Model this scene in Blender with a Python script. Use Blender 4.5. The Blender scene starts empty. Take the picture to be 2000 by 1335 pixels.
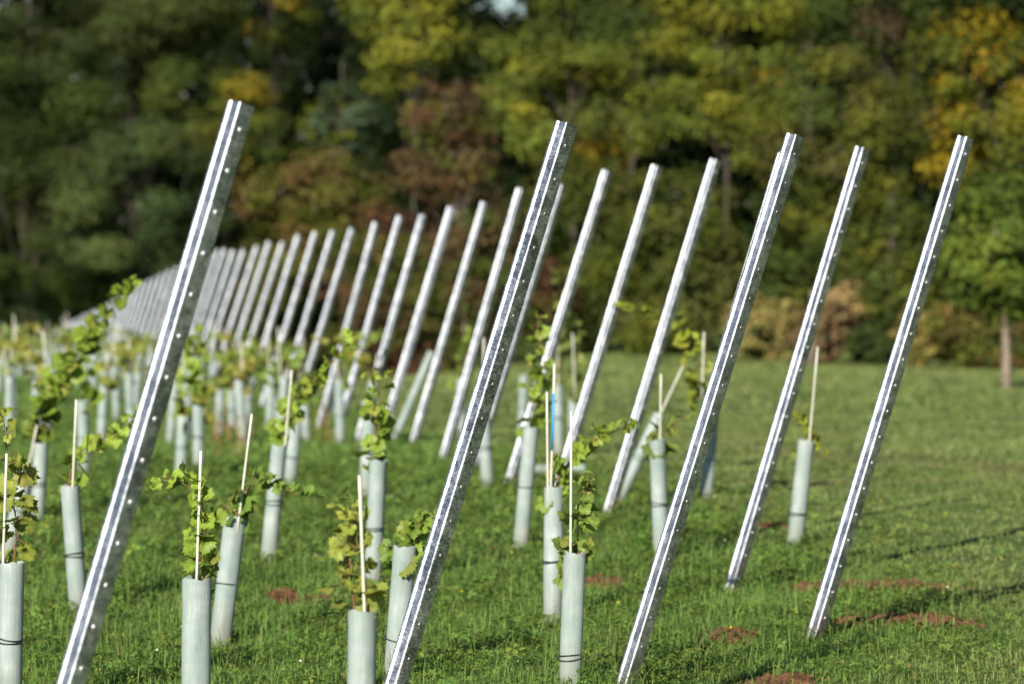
import bpy, math, random
import numpy as np
from mathutils import Vector, Matrix

rng = np.random.default_rng(7)
random.seed(7)
C = bpy.context.scene.collection
PI = math.pi
R = math.radians

# ------------------------------------------------------------------ camera frame
F = 7500.0            # focal length in photograph pixels (2000 px wide)
EYE = 1.63
PITCH = math.atan((667.5 - 373.0) / F)
cp, sp = math.cos(PITCH), math.sin(PITCH)

def ray(px, py):
    x = (px - 1000.0) / F
    u = (667.5 - py) / F
    return np.array([x, cp + u * sp, -sp + u * cp])      # camera looks along +Y, pitched down

def at(px, py, Y):
    d = ray(px, py)
    return np.array([0, 0, EYE]) + d * (Y / d[1])

def smooth(a, b, x):
    t = np.clip((np.asarray(x, float) - a) / (b - a), 0, 1)
    return t * t * (3 - 2 * t)

_PY = np.array([-400, 14, 18, 20.2, 22.6, 26, 29, 31, 34, 41.7, 46])
_PZ = np.array([0, 0, -.02, -.042, -.084, -.19, -.29, -.385, -.475, -.61, -.70])
_LY = np.concatenate([_PY, [52.3, 60.6, 67.2, 77, 87, 107, 130, 160, 400]])
_LZ = np.concatenate([_PZ, [-.95, -1.36, -1.73, -2.38, -2.98, -4.15, -4.9, -5.2, -6]])
_RY = np.concatenate([_PY, [52.3, 60, 75, 130, 400]])
_RZ = np.concatenate([_PZ, [-.87, -1.09, -1.25, -1.35, -1.6]])

def sines(x, y, scale, seed, n=5):
    r = np.random.default_rng(seed)
    out = 0
    for i in range(n):
        a = r.uniform(0, 2 * PI); k = 2 * PI / scale * r.uniform(.6, 1.7)
        out = out + np.sin((x * math.cos(a) + y * math.sin(a)) * k + r.uniform(0, 7))
    return out / n

def zg(x, y):
    x = np.asarray(x, float); y = np.asarray(y, float)
    def prof(yy, Y, Z):
        return sum(np.interp(yy + o, Y, Z) for o in (-2, -1, 0, 1, 2)) / 5
    w = smooth(2.5, -3.5, x) if False else 1 - smooth(-3.5, 2.5, x)
    return prof(y, _LY, _LZ) * w + prof(y, _RY, _RZ) * (1 - w)

def ground_hit(px, py):
    d = ray(px, py); Y = 5.0
    while Y < 160:
        p = np.array([0, 0, EYE]) + d * (Y / d[1])
        if p[2] <= float(zg(p[0], p[1])):
            break
        Y += .02
    return p

# ------------------------------------------------------------------ mesh helpers
def mesh_np(name, V, faces, tint=None, smooth_shade=False):
    V = np.asarray(V, np.float32).reshape(-1, 3)
    me = bpy.data.meshes.new(name)
    me.vertices.add(len(V)); me.vertices.foreach_set('co', V.ravel())
    faces = [np.asarray(f, np.int32) for f in faces if len(f)]
    li = np.concatenate([f.ravel() for f in faces])
    tot = np.concatenate([np.full(len(f), f.shape[1], np.int32) for f in faces])
    st = np.concatenate([[0], np.cumsum(tot)[:-1]]).astype(np.int32)
    me.loops.add(len(li)); me.loops.foreach_set('vertex_index', li)
    me.polygons.add(len(tot)); me.polygons.foreach_set('loop_start', st)
    me.polygons.foreach_set('loop_total', tot)
    me.polygons.foreach_set('use_smooth', np.full(len(tot), smooth_shade))
    if tint is not None:
        a = me.color_attributes.new('tint', 'FLOAT_COLOR', 'POINT')
        t = np.ones((len(V), 4), np.float32); t[:, :3] = np.clip(tint, 0, 1)
        a.data.foreach_set('color', t.ravel())
    me.update(calc_edges=True); me.validate()
    return me

def link(name, me, m=None, parent=None, loc=None):
    o = bpy.data.objects.new(name, me); C.objects.link(o)
    if m is not None and me is not None and not me.materials:
        me.materials.append(m)
    if parent is not None: o.parent = parent
    if loc is not None: o.location = loc
    return o

def tag(o, label=None, cat=None, group=None, kind=None):
    if label: o['label'] = label
    if cat: o['category'] = cat
    if group: o['group'] = group
    if kind: o['kind'] = kind
    return o

def empty(name, loc, label, cat, group=None):
    o = bpy.data.objects.new(name, None); C.objects.link(o)
    o.location = loc; o.empty_display_size = .1
    return tag(o, label, cat, group)

class MB:
    """collects pieces of one mesh"""
    def __init__(s): s.V = []; s.F = {3: [], 4: []}; s.n = 0; s.T = []
    def add(s, V, faces, tint=None):
        V = np.asarray(V, float).reshape(-1, 3)
        s.V.append(V)
        s.T.append(np.tile(tint if tint is not None else (1, 1, 1), (len(V), 1)) if np.ndim(tint) < 2 else tint)
        for f in faces:
            f = np.asarray(f)
            if len(f): s.F[f.shape[1]].append(f + s.n)
        s.n += len(V)
    def tube(s, P, rad, k=8, tint=None, cap=True):
        P = np.asarray(P, float); n = len(P)
        rad = np.full(n, rad) if np.ndim(rad) == 0 else np.asarray(rad, float)
        T = np.gradient(P, axis=0); T /= np.linalg.norm(T, axis=1)[:, None] + 1e-9
        ref = np.array([0, 0, 1.]) if abs(T[0][2]) < .9 else np.array([0, 1., 0])
        u = np.cross(T, ref); u /= np.linalg.norm(u, axis=1)[:, None] + 1e-9
        v = np.cross(T, u)
        a = np.arange(k) * 2 * PI / k
        V = P[:, None] + rad[:, None, None] * (u[:, None] * np.cos(a)[None, :, None] + v[:, None] * np.sin(a)[None, :, None])
        i = np.arange(n - 1)[:, None] * k; j = np.arange(k)[None]; j2 = (j + 1) % k
        q = np.stack([i + j, i + j2, i + k + j2, i + k + j], -1).reshape(-1, 4)
        V = V.reshape(-1, 3); fs = [q]
        if cap:
            V = np.vstack([V, P[0], P[-1]])
            jj = np.arange(k); b = n * k
            fs.append(np.stack([(jj + 1) % k, jj, np.full(k, b)], -1))
            o = (n - 1) * k
            fs.append(np.stack([o + jj, o + (jj + 1) % k, np.full(k, b + 1)], -1))
        s.add(V, fs, tint)
    def mesh(s, name, smooth_shade=True, sharp=None):
        V = np.vstack(s.V)
        F_ = [np.vstack(s.F[k]) for k in (3, 4) if s.F[k]]
        me = mesh_np(name, V, F_, np.vstack(s.T), smooth_shade)
        if sharp: me.set_sharp_from_angle(angle=R(sharp))
        return me

# ------------------------------------------------------------------ materials
def mat(name):
    m = bpy.data.materials.new(name); m.use_nodes = True
    nt = m.node_tree; b = nt.nodes['Principled BSDF']
    return m, nt, b

def node(nt, typ, **kw):
    n = nt.nodes.new(typ)
    for k, v in kw.items(): setattr(n, k, v)
    return n

def ramp(nt, fac, stops):
    r = node(nt, 'ShaderNodeValToRGB')
    e = r.color_ramp.elements
    while len(e) > len(stops): e.remove(e[-1])
    while len(e) < len(stops): e.new(.5)
    for el, (p, c) in zip(e, stops):
        el.position = p; el.color = (*c, 1) if len(c) == 3 else c
    nt.links.new(fac, r.inputs[0]); return r.outputs[0]

def noise(nt, scale, detail=4, vec=None, rough=.6):
    n = node(nt, 'ShaderNodeTexNoise'); n.inputs['Scale'].default_value = scale
    n.inputs['Detail'].default_value = detail; n.inputs['Roughness'].default_value = rough
    if vec is not None: nt.links.new(vec, n.inputs['Vector'])
    return n.outputs['Fac']

def objvec(nt, scale=(1, 1, 1), rand=True):
    t = node(nt, 'ShaderNodeTexCoord'); mp = node(nt, 'ShaderNodeMapping')
    mp.inputs['Scale'].default_value = scale
    nt.links.new(t.outputs['Object'], mp.inputs['Vector'])
    if rand:
        i = node(nt, 'ShaderNodeObjectInfo'); v = node(nt, 'ShaderNodeCombineXYZ')
        mu = node(nt, 'ShaderNodeMath', operation='MULTIPLY'); mu.inputs[1].default_value = 37.0
        nt.links.new(i.outputs['Random'], mu.inputs[0])
        for k in range(3): nt.links.new(mu.outputs[0], v.inputs[k])
        nt.links.new(v.outputs[0], mp.inputs['Location'])
    return mp.outputs['Vector']

def bump(nt, b, h, strength, dist):
    n = node(nt, 'ShaderNodeBump'); n.inputs['Strength'].default_value = strength
    n.inputs['Distance'].default_value = dist
    nt.links.new(h, n.inputs['Height']); nt.links.new(n.outputs[0], b.inputs['Normal'])

def galv(name, rough=(.36, .50), base=(.28, .50, .74), metal=.92, scratch=.4, strength=.22):
    m, nt, b = mat(name)
    v = objvec(nt); vs = objvec(nt, (70, 70, 230))
    a = noise(nt, 55, 5, v, .75); c = noise(nt, 16, 3, v); s = noise(nt, 1.0, 3, vs, .7)
    mx = node(nt, 'ShaderNodeMix', data_type='FLOAT'); mx.inputs[0].default_value = scratch
    nt.links.new(a, mx.inputs[2]); nt.links.new(s, mx.inputs[3])
    m2 = node(nt, 'ShaderNodeMix', data_type='FLOAT'); m2.inputs[0].default_value = .35
    nt.links.new(mx.outputs[0], m2.inputs[2]); nt.links.new(c, m2.inputs[3])
    lo, mi, hi = base
    nt.links.new(ramp(nt, m2.outputs[0], [(.43, (lo * .93, lo * 1.0, lo * 1.10)), (.51, (mi * .94, mi * 1.0, mi * 1.09)), (.585, (hi, hi * 1.01, hi * 1.04))]), b.inputs['Base Color'])
    b.inputs['Metallic'].default_value = metal
    t = node(nt, 'ShaderNodeTexCoord'); sx = node(nt, 'ShaderNodeSeparateXYZ'); nt.links.new(t.outputs['Object'], sx.inputs[0])
    d = node(nt, 'ShaderNodeMapRange'); nt.links.new(sx.outputs[2], d.inputs[0])
    for k_, v_ in ((1, 0.0), (2, .13), (3, .7), (4, 0.0)): d.inputs[k_].default_value = v_
    du = node(nt, 'ShaderNodeMath', operation='MULTIPLY'); nt.links.new(d.outputs[0], du.inputs[0]); nt.links.new(c, du.inputs[1])
    df = node(nt, 'ShaderNodeBsdfDiffuse'); df.inputs[0].default_value = (.20, .13, .085, 1)
    ms = node(nt, 'ShaderNodeMixShader'); nt.links.new(du.outputs[0], ms.inputs[0])
    nt.links.new(b.outputs[0], ms.inputs[1]); nt.links.new(df.outputs[0], ms.inputs[2])
    nt.links.new(ms.outputs[0], nt.nodes['Material Output'].inputs[0])
    mr = node(nt, 'ShaderNodeMapRange'); nt.links.new(m2.outputs[0], mr.inputs[0])
    mr.inputs[1].default_value = .35; mr.inputs[2].default_value = .65
    mr.inputs[3].default_value = rough[0]; mr.inputs[4].default_value = rough[1]
    nt.links.new(mr.outputs[0], b.inputs['Roughness'])
    bump(nt, b, mx.outputs[0], strength, .0009)
    return m

M_POST = galv('galvanised_steel')
M_POST_SCR = galv('scratched_galvanised_steel', (.34, .52), (.18, .44, .80), .92, .72, .35)
M_DOT = galv('glint_punched_zinc', (.38, .5), (.85, .9, .95), .75, .4, .1)  # sun caught on the punched lips, put in as paler zinc
M_DOTDULL = galv('dull_punched_zinc', (.3, .5), (.4, .55, .8), 1.0, .4, .1)

def guard_mat():
    m, nt, b = mat('guard_plastic')
    v = objvec(nt, (1, 1, .035)); n1 = noise(nt, 260, 4, v, .7)
    v2 = objvec(nt); n2 = noise(nt, 9, 4, v2)
    mx = node(nt, 'ShaderNodeMix', data_type='FLOAT'); mx.inputs[0].default_value = .55
    nt.links.new(n1, mx.inputs[2]); nt.links.new(n2, mx.inputs[3])
    col = ramp(nt, mx.outputs[0], [(.30, (.20, .285, .245)), (.43, (.32, .40, .365)), (.55, (.40, .465, .44)), (.66, (.58, .62, .60))])
    # soil splash near the foot
    t = node(nt, 'ShaderNodeTexCoord'); sx = node(nt, 'ShaderNodeSeparateXYZ'); nt.links.new(t.outputs['Object'], sx.inputs[0])
    mr = node(nt, 'ShaderNodeMapRange'); nt.links.new(sx.outputs[2], mr.inputs[0])
    mr.inputs[1].default_value = .0; mr.inputs[2].default_value = .16; mr.inputs[3].default_value = .9; mr.inputs[4].default_value = 0
    mu = node(nt, 'ShaderNodeMath', operation='MULTIPLY'); nt.links.new(mr.outputs[0], mu.inputs[0]); nt.links.new(n2, mu.inputs[1])
    mc = node(nt, 'ShaderNodeMix', data_type='RGBA'); nt.links.new(mu.outputs[0], mc.inputs[0]); nt.links.new(col, mc.inputs[6])
    mc.inputs[7].default_value = (.22, .19, .12, 1)
    nt.links.new(mc.outputs[2], b.inputs['Base Color'])
    b.inputs['Roughness'].default_value = .42
    b.inputs['Specular IOR Level'].default_value = .45
    b.inputs['Subsurface Weight'].default_value = .0
    bump(nt, b, n1, .3, .001)
    tr = node(nt, 'ShaderNodeBsdfTranslucent'); nt.links.new(mc.outputs[2], tr.inputs[0])
    ms = node(nt, 'ShaderNodeMixShader'); ms.inputs[0].default_value = .22
    out = nt.nodes['Material Output']
    nt.links.new(b.outputs[0], ms.inputs[1]); nt.links.new(tr.outputs[0], ms.inputs[2]); nt.links.new(ms.outputs[0], out.inputs[0])
    return m
M_GUARD = guard_mat()

def plain(name, col, rough=.5, nscale=40, var=.25, metal=0):
    m, nt, b = mat(name)
    n = noise(nt, nscale, 4, objvec(nt))
    lo = tuple(c * (1 - var) for c in col); hi = tuple(min(1, c * (1 + var)) for c in col)
    nt.links.new(ramp(nt, n, [(.3, lo), (.7, hi)]), b.inputs['Base Color'])
    b.inputs['Roughness'].default_value = rough; b.inputs['Metallic'].default_value = metal
    bump(nt, b, n, .2, .002)
    return m
M_CANE = plain('white_cane', (.62, .60, .50), .5, 30, .08)
M_TAPE = plain('blue_tape', (.03, .30, .62), .5, 30, .1)
M_TIE = plain('black_tie', (.012, .013, .014), .4, 30, .2)
M_BARK = plain('bark', (.07, .055, .04), .85, 14, .45)
M_PALEBARK = plain('pale_bark', (.22, .175, .13), .85, 14, .35)
M_SOIL = plain('red_soil', (.120, .066, .034), 1.0, 60, .35)
M_SOIL.node_tree.nodes['Principled BSDF'].inputs['Specular IOR Level'].default_value = .02

def leafmat(name, trans=.35, rough=.5, spec=.35):
    m, nt, b = mat(name)
    a = node(nt, 'ShaderNodeAttribute', attribute_name='tint')
    n = noise(nt, 90, 3, objvec(nt, rand=False))
    mx = node(nt, 'ShaderNodeMix', data_type='RGBA', blend_type='MULTIPLY'); mx.inputs[0].default_value = .6
    nt.links.new(a.outputs['Color'], mx.inputs[6])
    nt.links.new(ramp(nt, n, [(.3, (.7, .7, .7)), (.7, (1.2, 1.2, 1.2))]), mx.inputs[7])
    nt.links.new(mx.outputs[2], b.inputs['Base Color'])
    b.inputs['Roughness'].default_value = rough; b.inputs['Specular IOR Level'].default_value = spec
    tr = node(nt, 'ShaderNodeBsdfTranslucent'); nt.links.new(mx.outputs[2], tr.inputs[0])
    ms = node(nt, 'ShaderNodeMixShader'); ms.inputs[0].default_value = trans
    nt.links.new(b.outputs[0], ms.inputs[1]); nt.links.new(tr.outputs[0], ms.inputs[2])
    nt.links.new(ms.outputs[0], nt.nodes['Material Output'].inputs[0])
    return m
M_LEAF = leafmat('vine_leaf')
M_TREE = leafmat('tree_leaf', .22, .7, .08)
M_GRASS = leafmat('grass_blade', .3, .6, .12)

def stem_mat():
    m, nt, b = mat('vine_stem')
    a = node(nt, 'ShaderNodeAttribute', attribute_name='tint')
    nt.links.new(a.outputs['Color'], b.inputs['Base Color']); b.inputs['Roughness'].default_value = .55
    return m
M_STEM = stem_mat()

def ground_mat():
    m, nt, b = mat('turf_soil')
    t = node(nt, 'ShaderNodeTexCoord')
    n1 = noise(nt, .35, 5, t.outputs['Object']); n2 = noise(nt, 14, 6, t.outputs['Object']); n3 = noise(nt, 120, 3, t.outputs['Object'])
    c1 = ramp(nt, n2, [(.32, (.045, .075, .016)), (.5, (.075, .125, .026)), (.68, (.11, .15, .04))])
    c2 = ramp(nt, n1, [(.42, (0, 0, 0)), (.62, (1, 1, 1))])
    mx = node(nt, 'ShaderNodeMix', data_type='RGBA'); nt.links.new(c2, mx.inputs[0]); nt.links.new(c1, mx.inputs[6])
    nt.links.new(ramp(nt, n3, [(.3, (.05, .08, .02)), (.7, (.12, .14, .045))]), mx.inputs[7])
    nt.links.new(mx.outputs[2], b.inputs['Base Color']); b.inputs['Roughness'].default_value = .95
    b.inputs['Specular IOR Level'].default_value = .1
    bump(nt, b, n2, .6, .03)
    return m
M_GROUND = ground_mat()

# ------------------------------------------------------------------ trellis posts
ALPHA = R(42); LEAN_Y = .16
def post_section():
    W, V, r, t = .0495, .0470, .0065, .0022
    P = [(V, .007), (V, .0035), (V - .0015, .0008), (V - .004, 0)]
    for k in range(9):
        a = k / 8 * PI / 2
        P.append((r - r * math.sin(a), r - r * math.cos(a)))
    def rnd(p0, p1, p2, n=5):
        return [tuple((1 - s) ** 2 * np.array(p0) + 2 * s * (1 - s) * np.array(p1) + s * s * np.array(p2)) for s in np.linspace(0, 1, n)]
    P += rnd((0, .0070), (0, .0085), (.0010, .0110), 4)
    P += rnd((.0036, .0170), (.0046, .0195), (.0046, .0215), 4)
    P += rnd((.0046, .0325), (.0046, .0345), (.0034, .0360), 5)
    P += rnd((.0012, .0388), (0, .0402), (0, .0420), 5)
    for k in range(6):
        a = k / 5 * PI / 2
        P.append((.005 - .005 * math.cos(a), W - .005 + .005 * math.sin(a)))
    P += [(V - .004, W), (V - .0015, W - .0008), (V, W - .0035), (V, W - .007)]
    P = np.array(P)
    T = np.gradient(P, axis=0); T /= np.linalg.norm(T, axis=1)[:, None] + 1e-9
    N = np.stack([T[:, 1], -T[:, 0]], 1)            # inward
    return P, P + N * t
SEC_O, SEC_I = post_section()

def channel_mesh(L):
    loop = np.vstack([SEC_O, SEC_I[::-1]]); k = len(loop)
    zs = np.array([-.35, L * .33, L * .66, L])
    V = np.concatenate([np.column_stack([loop, np.full(k, z)]) for z in zs])
    fs = []
    for i in range(len(zs) - 1):
        j = np.arange(k); j2 = (j + 1) % k
        fs.append(np.stack([i * k + j, i * k + j2, (i + 1) * k + j2, (i + 1) * k + j], -1))
    n = len(SEC_O); o = (len(zs) - 1) * k
    i = np.arange(n - 1)
    fs.append(np.stack([o + i, o + i + 1, o + k - 2 - i, o + k - 1 - i], -1))
    fs[-1] = fs[-1]
    me = mesh_np('channel', V, [np.vstack(fs)], None, True)
    import bmesh
    bm = bmesh.new(); bm.from_mesh(me); bmesh.ops.recalc_face_normals(bm, faces=bm.faces); bm.to_mesh(me); bm.free()
    me.set_sharp_from_angle(angle=R(32))
    return me

def hook_mesh():
    mb = MB(); k = 14; rings = [(.0058, 0), (.0056, .0012), (.0045, .0026), (.0028, .0035), (.0009, .0038)]
    V = []
    for r, h in rings:
        a = np.arange(k) * 2 * PI / k
        V.append(np.column_stack([r * np.cos(a), np.full(k, -h), r * np.sin(a) * 1.15]))
    V = np.concatenate(V); j = np.arange(k); j2 = (j + 1) % k; fs = []
    for i in range(len(rings) - 1):
        fs.append(np.stack([i * k + j, i * k + j2, (i + 1) * k + j2, (i + 1) * k + j], -1))
    mb.add(V, [np.vstack(fs)])
    V2 = np.array([[-.0035, -.004, -.001], [.0035, -.004, -.001], [.003, -.0062, .003], [-.003, -.0062, .003]])
    mb.add(V2, [[[0, 1, 2, 3]]])
    return mb.mesh('wire_hook', True)
HOOK = hook_mesh(); HOOK2 = hook_mesh()

def post_frame(base, top, ALPHA=ALPHA):
    a = top - base; L = np.linalg.norm(a); a /= L
    v = np.array([math.cos(ALPHA), math.sin(ALPHA), 0]); v -= a * v.dot(a); v /= np.linalg.norm(v)
    w = np.cross(a, v)
    M = Matrix.Identity(4)
    for i in range(3):
        M[i][0] = v[i]; M[i][1] = w[i]; M[i][2] = a[i]; M[i][3] = base[i]
    return M, L

POSTS = [   # ridge-edge top px, base px, label, hooks?
    ((469.5, 199), (10, 1760), 'widest galvanised post, leaning, with a row of bright white dots down its dark side', 1),
    ((1107, 239), (716, 1520), 'sharp leaning post whose dark side is covered in fine scratches and a wavy edge', 1),
    ((1555, 263), (1219, 1345), 'scuffed leaning post with the edge of a farther post peeping out along its upper side', 1),
    ((1888, 267), (1594, 1237), 'outermost leaning post, its foot standing by the red soil patch with a long shadow', 1),
    ((1686, 288), (1430, 1149), 'leaning post between the scuffed post and the outermost post, foot in dark grass', 1),
    ((1533, 300), (1303, 1068), 'leaning post mostly hidden behind the scuffed post, only its edge showing', 1),
    ((1398, 311), (1190, 997), 'leaning post with dotted edge, first clear post behind the scuffed post', 1),
    ((1283, 323), (1086, 968), 'leaning post rising behind the grey-green guard that has two canes', 1),
    ((1186, 333), (995, 942), 'leaning post passing behind the vine-covered guard, just beyond the scratched post', 1),
    ((1097, 360), (925, 920), 'leaning post almost hidden by the scratched post in front of it', 0),
    ((1018, 368), (866, 898), 'first blurred post seen on the inner side of the scratched post', 0),
    ((947, 395), (806, 868), 'second blurred post seen on the inner side of the scratched post', 0),
    ((882, 404), (742, 868), 'third blurred post inside the scratched post, crossing the thin leaning guard', 0),
    ((827, 420), (698, 866), 'fourth blurred post inside the scratched post, foot just behind the leafy guard', 0),
    ((782, 422), (658, 852), 'fifth blurred post inside the scratched post, vine tip touching it', 0),
    ((735, 434), (622, 838), 'sixth blurred post inside the scratched post, with clear foot in the grass', 0),
]
tops = [(688, 446), (651, 451), (617, 454), (584, 459), (553, 473), (527, 473), (503, 481), (477, 488), (457, 489), (439, 487), (423, 487)]
for i, x in enumerate([407, 391, 376, 361, 346, 331, 317, 304, 292, 280, 268.5, 257.5, 247, 237, 227, 217, 208, 199, 190, 182, 174, 166, 158, 150, 143, 136, 129, 122, 115, 109, 103, 97, 91, 85.5]):
    y = np.interp(x, [85, 100, 166, 216, 281, 311, 346, 391, 423], [662, 650, 615, 592, 553, 538, 522, 500, 487])
    tops.append((x, float(y) + random.uniform(-1.5, 1.5)))
ORD = ['seventh', 'eighth', 'ninth', 'tenth', 'eleventh', 'twelfth', 'thirteenth', 'fourteenth', 'fifteenth', 'sixteenth']
PBASE = []; PDEPTH = []
postspec = []
for tp, bp, lab, hk in POSTS:
    b = ground_hit(*bp); t = at(*tp, b[1] + LEAN_Y)
    postspec.append((b, t, lab, hk, 'trellis end posts leaning along the row ends'))
for n, tp in enumerate(tops):
    d = F * (4.54e-3 + .221e-3 * (n + 1)) / 1.0
    d = 7.5 * (4.54 + .221 * (n + 1))
    t = at(*tp, d + LEAN_Y)
    b = np.array([t[0] - .545, d, 0]); b[2] = float(zg(b[0], d))
    L = np.linalg.norm(t - b)
    if n < 10:
        lab = ORD[n] + ' blurred post inside the scratched post along the receding line'; g = 'trellis end posts leaning along the row ends'
    else:
        lab = 'blurred grey post in the dense run where the line recedes behind the widest post'
        g = 'crowded far posts of the receding line'
    postspec.append((b, t, lab, 0, g))
shared = None
for n, (b, t, lab, hk, g) in enumerate(postspec):
    M, L = post_frame(b, t, ALPHA + (0 if n < 5 else random.uniform(-.06, .06)) + (R(5) * smooth(16, 30, n)))
    PBASE.append(b)
    root = empty('trellis_post', (0, 0, 0), lab, 'post', g)
    root.matrix_world = M
    if n < 16: me = channel_mesh(L)
    else:
        if shared is None: shared = channel_mesh(1.88)
        me = shared
    ch = link('channel', me, M_POST_SCR if n == 1 else M_POST, root)
    if n >= 16: ch.scale = (1, 1, L / 1.88)
    if hk:
        z = L - .062
        while z > .03:
            h = link('wire_hook', HOOK2 if n in (1, 2) else HOOK, M_DOTDULL if n in (1, 2) else M_DOT, root)
            h.scale = (.85, .6, .85) if n in (1, 2) else ((1, 1, 1) if n == 0 else (.8, .8, .8))
            h.location = (.0225 + random.uniform(-.0004, .0004), 0, z); z -= .1
PB = np.array(PBASE)
o_ = np.argsort(PB[:, 1])
def xpost(y): return np.interp(y, PB[o_, 1], PB[o_, 0])

# ------------------------------------------------------------------ vine guards, canes, vines
def guard_mesh(H, r=.0365, seam=.4, seed=0, lod=0, flap=.10):
    rr = np.random.default_rng(seed)
    k = 44 if lod == 0 else 18
    ov = .75                                           # overlap of the rolled sheet
    a = np.linspace(0, 2 * PI + ov, k + 1 + (6 if lod == 0 else 3))
    base_r = r * (1 - .02 + .02 * 0 + flap * smooth(2 * PI - .4, 2 * PI + ov, a))
    flute = .00035 * np.sin(a * 46) if lod == 0 else 0
    base_r = base_r + flute
    zs = np.concatenate([[-.06], np.linspace(0, H, 7 if lod == 0 else 3)])
    Vo, Vi = [], []
    ph = rr.uniform(0, 7)
    for z in zs:
        q = 1 + .025 * np.sin(z * 9 + ph) * np.cos(2 * a + ph) + .035 * smooth(H - .02, H, z)
        zz = z + (.003 * np.sin(3 * a + ph) + .002 * np.sin(7 * a) if z > H * .99 else 0)
        ca, sa = np.cos(a + seam), np.sin(a + seam)
        Vo.append(np.column_stack([base_r * q * ca, base_r * q * sa, np.full(len(a), z) + zz - z]))
        ri = base_r * q - .0018
        Vi.append(np.column_stack([ri * ca, ri * sa, np.full(len(a), z) + zz - z]))
    m = len(a); n = len(zs)
    V = np.vstack([np.vstack(Vo), np.vstack(Vi)]); off = n * m
    i = (np.arange(n - 1)[:, None] * m); j = np.arange(m - 1)[None]
    fo = np.stack([i + j, i + j + 1, i + m + j + 1, i + m + j], -1).reshape(-1, 4)
    fi = fo[:, ::-1] + off
    jj = np.arange(m - 1); o = (n - 1) * m
    rim = np.stack([o + jj, o + jj + 1, off + o + jj + 1, off + o + jj], -1)
    ii = np.arange(n - 1) * m
    e1 = np.stack([ii, ii + m, off + ii + m, off + ii], -1)
    e2 = np.stack([ii + m - 1, off + ii + m - 1, off + ii + 2 * m - 1, ii + 2 * m - 1], -1)
    me = mesh_np('tube', V, [np.vstack([fo, fi, rim, e1, e2])], None, True)
    me.set_sharp_from_angle(angle=R(40))
    return me

def tie_mesh(r=.0385, loops=2, seed=0, lod=0):
    mb = MB(); rr = np.random.default_rng(seed); k = 32 if lod == 0 else 14
    for l in range(loops):
        a = np.linspace(0, 2 * PI, k + 1)
        tx, ty = rr.uniform(-.18, .18, 2)
        z = (l - .5 * (loops - 1)) * .010 + r * (tx * np.cos(a) + ty * np.sin(a))
        mb.tube(np.column_stack([r * 1.03 * np.cos(a), r * 1.03 * np.sin(a), z]), .0019, 6, cap=False)
    h = rr.uniform(-.4, .4) + (PI if rr.random() < .5 else 0)
    c = np.array([math.cos(h), -abs(math.sin(h)), 0]); c /= np.linalg.norm(c)
    p = c * r * 1.06
    mb.tube([p - [0, 0, .008], p + c * .004, p + [0, 0, .008]], [.003, .0052, .003], 7)
    q = p + c * .004
    mb.tube([q, q + c * .010 + [0, 0, .004], q + c * .014 + [0, 0, -.006]], .0013, 5)
    return mb.mesh('tie', True)

def axis_matrix(base, top, spin=0):
    a = top - base; L = np.linalg.norm(a); a /= L
    x = np.array([1., 0, 0]); x -= a * x.dot(a); x /= np.linalg.norm(x); y = np.cross(a, x)
    M = Matrix.Identity(4)
    for i in range(3):
        M[i][0] = x[i]; M[i][1] = y[i]; M[i][2] = a[i]; M[i][3] = base[i]
    return M, L

# --- grape leaf prototypes (unit radius, petiole joins at origin, tip along +y)
def leaf_proto(seed, n=40):
    rr = np.random.default_rng(seed)
    th = np.linspace(-PI, PI, n, endpoint=False) + PI / n
    lob = np.zeros(n)
    for c, h, w in ((0, 1.0, .55), (1.10, .92, .5), (-1.10, .92, .5), (2.15, .78, .5), (-2.15, .78, .5)):
        lob = np.maximum(lob, h * np.exp(-(np.abs((th - c + PI) % (2 * PI) - PI) / w) ** 2 * .55))
    r = .48 + .52 * lob
    r *= 1 - .55 * np.exp(-((np.abs(th) - PI) / .32) ** 2)
    if n > 20: r *= 1 + .085 * np.where(np.arange(n) % 2, 1, -1) + rr.normal(0, .02, n)
    out = np.column_stack([r * np.sin(th), r * np.cos(th)])
    mid = out * .55
    fold = rr.uniform(.05, .3); cup = rr.uniform(-.3, .1); ph = rr.uniform(0, 7)
    def z(p):
        q = (p ** 2).sum(1)
        return fold * np.abs(p[:, 0]) + cup * q + .10 * np.sin(3 * np.arctan2(p[:, 0], p[:, 1]) + ph) * q + .05 * rr.normal(size=len(p)) * q
    V = np.vstack([[[0, 0, 0]], np.column_stack([mid, z(mid)]), np.column_stack([out, z(out)])])
    V[:, 1] += .30
    V[0] = (0, .02, 0)
    i = np.arange(n); j = (i + 1) % n
    tri = np.stack([np.zeros(n, int), 1 + j, 1 + i], -1)
    quad = np.stack([1 + i, 1 + j, 1 + n + j, 1 + n + i], -1)
    # vein lightness along the five main veins
    vein = np.zeros(n)
    for c in (0, 1.10, -1.10, 2.15, -2.15):
        vein = np.maximum(vein, np.exp(-(((th - c + PI) % (2 * PI) - PI) / .12) ** 2))
    tv = np.concatenate([[1.0], vein, vein * .4 - .08])
    return V, tri, quad, tv
LP = [leaf_proto(s) for s in range(6)]
LPF = [leaf_proto(s + 20, 14) for s in range(4)]

def unit(v): return v / (np.linalg.norm(v) + 1e-9)

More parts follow.
